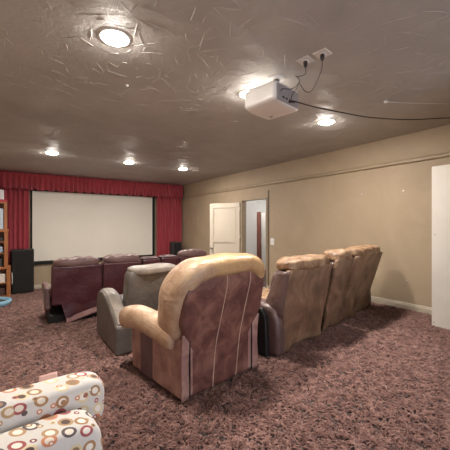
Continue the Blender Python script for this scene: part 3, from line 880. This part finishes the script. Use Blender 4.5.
one('fabric_tab', tagf, M['pink'], hd_)['label'] = 'pink striped fabric tab on the top edge'

# ------------------------------------------------------------------ projector, mount, outlets, cords
pj = thing('projector', 'white ceiling projector hanging from a short round mount', 'projector', (2.125, 2.205, H), R(9))
def pj_body(bm):
    def fn(u, w):
        k = 1-.22*max(0, -u.z)*abs(u.x)
        z = w.z - .0
        return Vector((w.x, w.y, z + .03*max(0, -u.x)**2*max(0, -u.z)))
    sbox(bm, (0, .02, -.225), (.20, .195, .10), 12, 14, fn)
pjb = one('body', pj_body, M['plastic_white'], pj)
one('port_panel', lambda b: box(b, (-.175, -.178, -.305), (.175, -.168, -.15)), M['plastic_grey'], pj, smooth=False, bevel=.004)
for k, x in enumerate((-.08, -.03, .03, .09)):
    one('socket', lambda b: box(b, (x-.014, -.1815, -.27), (x+.014, -.1775, -.255)), M['gap'], pj, smooth=False)
one('lens', lambda b: [lathe(b, [(0, 0), (.04, 0), (.045, .02), (.038, .03), (0, .022)], 20)] + [setattr(v, 'co', Vector((.08+v.co.x, .168+v.co.z, -.235+v.co.y))) for v in b.verts], M['gap'], pj)
one('foot', lambda b: lathe(b, [(0, -.335), (.016, -.335), (.018, -.322), (0, -.322)], 14, (.1, .1, 0)), M['plastic_grey'], pj)
one('ceiling_plate', lambda b: lathe(b, [(0, 0), (.085, 0), (.085, -.012), (.07, -.02), (0, -.02)], 28, (.02, -.02, 0)), M['plastic_white'], pj)
one('mount_pole', lambda b: lathe(b, [(0, -.02), (.032, -.02), (.032, -.10), (.05, -.11), (.05, -.128), (0, -.128)], 20, (.02, -.02, 0)), M['metal'], pj)

def outlet(x, y, label):
    t = thing('ceiling_outlet', label, 'outlet', (x, y, H), R(8), 'ceiling outlets by the projector')
    one('plate', lambda b: box(b, (-.06, -.06, -.008), (.06, .06, 0)), M['plastic_white'], t, smooth=False, bevel=.003)
    one('receptacle', lambda b: lathe(b, [(0, -.012), (.03, -.012), (.034, -.008), (0, -.007)], 18), M['plastic_white'], t)
outlet(2.125, 1.80, 'white square ceiling outlet nearer the projector with a dark plug')
outlet(2.155, 1.645, 'white square ceiling outlet farther from the projector with a dark plug')
def plug(bm, x, y):
    lathe(bm, [(0, -.012), (.017, -.012), (.02, -.03), (.012, -.06), (0, -.065)], 12, (x, y, H))
c1 = one('power_cord', lambda b: tube(b, [(2.125, 1.80, 2.74), (2.123, 1.80, 2.68), (2.08, 1.84, 2.66), (2.10, 1.90, 2.70), (2.14, 1.88, 2.66), (2.12, 1.90, 2.61), (2.08, 1.94, 2.585), (2.02, 1.97, 2.585), (2.03, 2.005, 2.58)], .0035, 6), M['cord'])
tag(c1, 'dark power cord looping from the nearer ceiling outlet to the projector', 'cord')
one('plug', lambda b: plug(b, 2.125, 1.80), M['cord'], c1)
c2 = one('power_cord', lambda b: tube(b, [(2.155, 1.645, 2.74), (2.15, 1.65, 2.66), (2.14, 1.70, 2.56), (2.12, 1.74, 2.50), (2.11, 1.80, 2.53), (2.11, 1.86, 2.62), (2.13, 1.90, 2.60), (2.15, 1.98, 2.56), (2.20, 2.035, 2.555)], .003, 6), M['cord'])
tag(c2, 'thin dark cord hanging in a loop from the farther ceiling outlet', 'cord')
one('plug', lambda b: plug(b, 2.155, 1.645), M['cord'], c2)
c3 = one('video_cable', lambda b: tube(b, [(2.165, 2.03, 2.52), (2.17, 1.97, 2.505), (2.35, 1.92, 2.485), (2.71, 1.89, 2.50), (3.35, 1.87, 2.56), (4.10, 1.77, 2.66), (4.79, 1.62, 2.775), (5.17, 1.5, 2.785)], .006, 8), M['cord'])
tag(c3, 'long dark cable sagging from projector rear across to the tan wall', 'cable')
one('plug', lambda b: tube(b, [(2.165, 2.035, 2.52), (2.168, 1.985, 2.51)], .011, 8, 2), M['cord'], c3)
c4 = one('surface_cable', lambda b: tube(b, [(3.60, 1.84, 2.789), (3.8, 1.74, 2.79), (4.28, 1.44, 2.79), (4.9, 1.07, 2.79), (5.15, .92, 2.79)], .007, 8), M['cord_white'])
tag(c4, 'pale cable running along the ceiling from a white clip to the right wall', 'cable')
one('clip', lambda b: sbox(b, (3.59, 1.845, 2.786), (.028, .02, .013), 3, 5), M['plastic_white'], c4)['label'] = 'white ceiling clip'
tag(one('ceiling_hook', lambda b: lathe(b, [(0, -.012), (.01, -.01), (.012, 0), (0, 0)], 12), M['plastic_white'], loc=(.95, 2.55, H)) if False else one('ceiling_sensor', lambda b: lathe(b, [(0, -.014), (.012, -.01), (.014, 0), (0, 0)], 12), M['plastic_white'], loc=(.99, 3.18, H)), 'tiny white button on the dark ceiling between the near and far lights', 'sensor')

# ------------------------------------------------------------------ camera, world, colour
cam = bpy.data.cameras.new('camera'); co = bpy.data.objects.new('camera', cam); C.objects.link(co)
co.location = (0, 0, 1.35); co.rotation_euler = (R(90), 0, R(-35))
cam.sensor_width = 36; cam.lens = 306/450*36; cam.clip_start = .02
sc.camera = co
w = bpy.data.worlds.new('world'); sc.world = w; w.use_nodes = True
w.node_tree.nodes['Background'].inputs[0].default_value = (.8, .85, 1, 1)
w.node_tree.nodes['Background'].inputs[1].default_value = 2.6
sc.view_settings.view_transform = 'Standard'; sc.view_settings.look = 'None'
sc.view_settings.gamma = 1; sc.view_settings.use_curve_mapping = False
sc.view_settings.exposure = 0
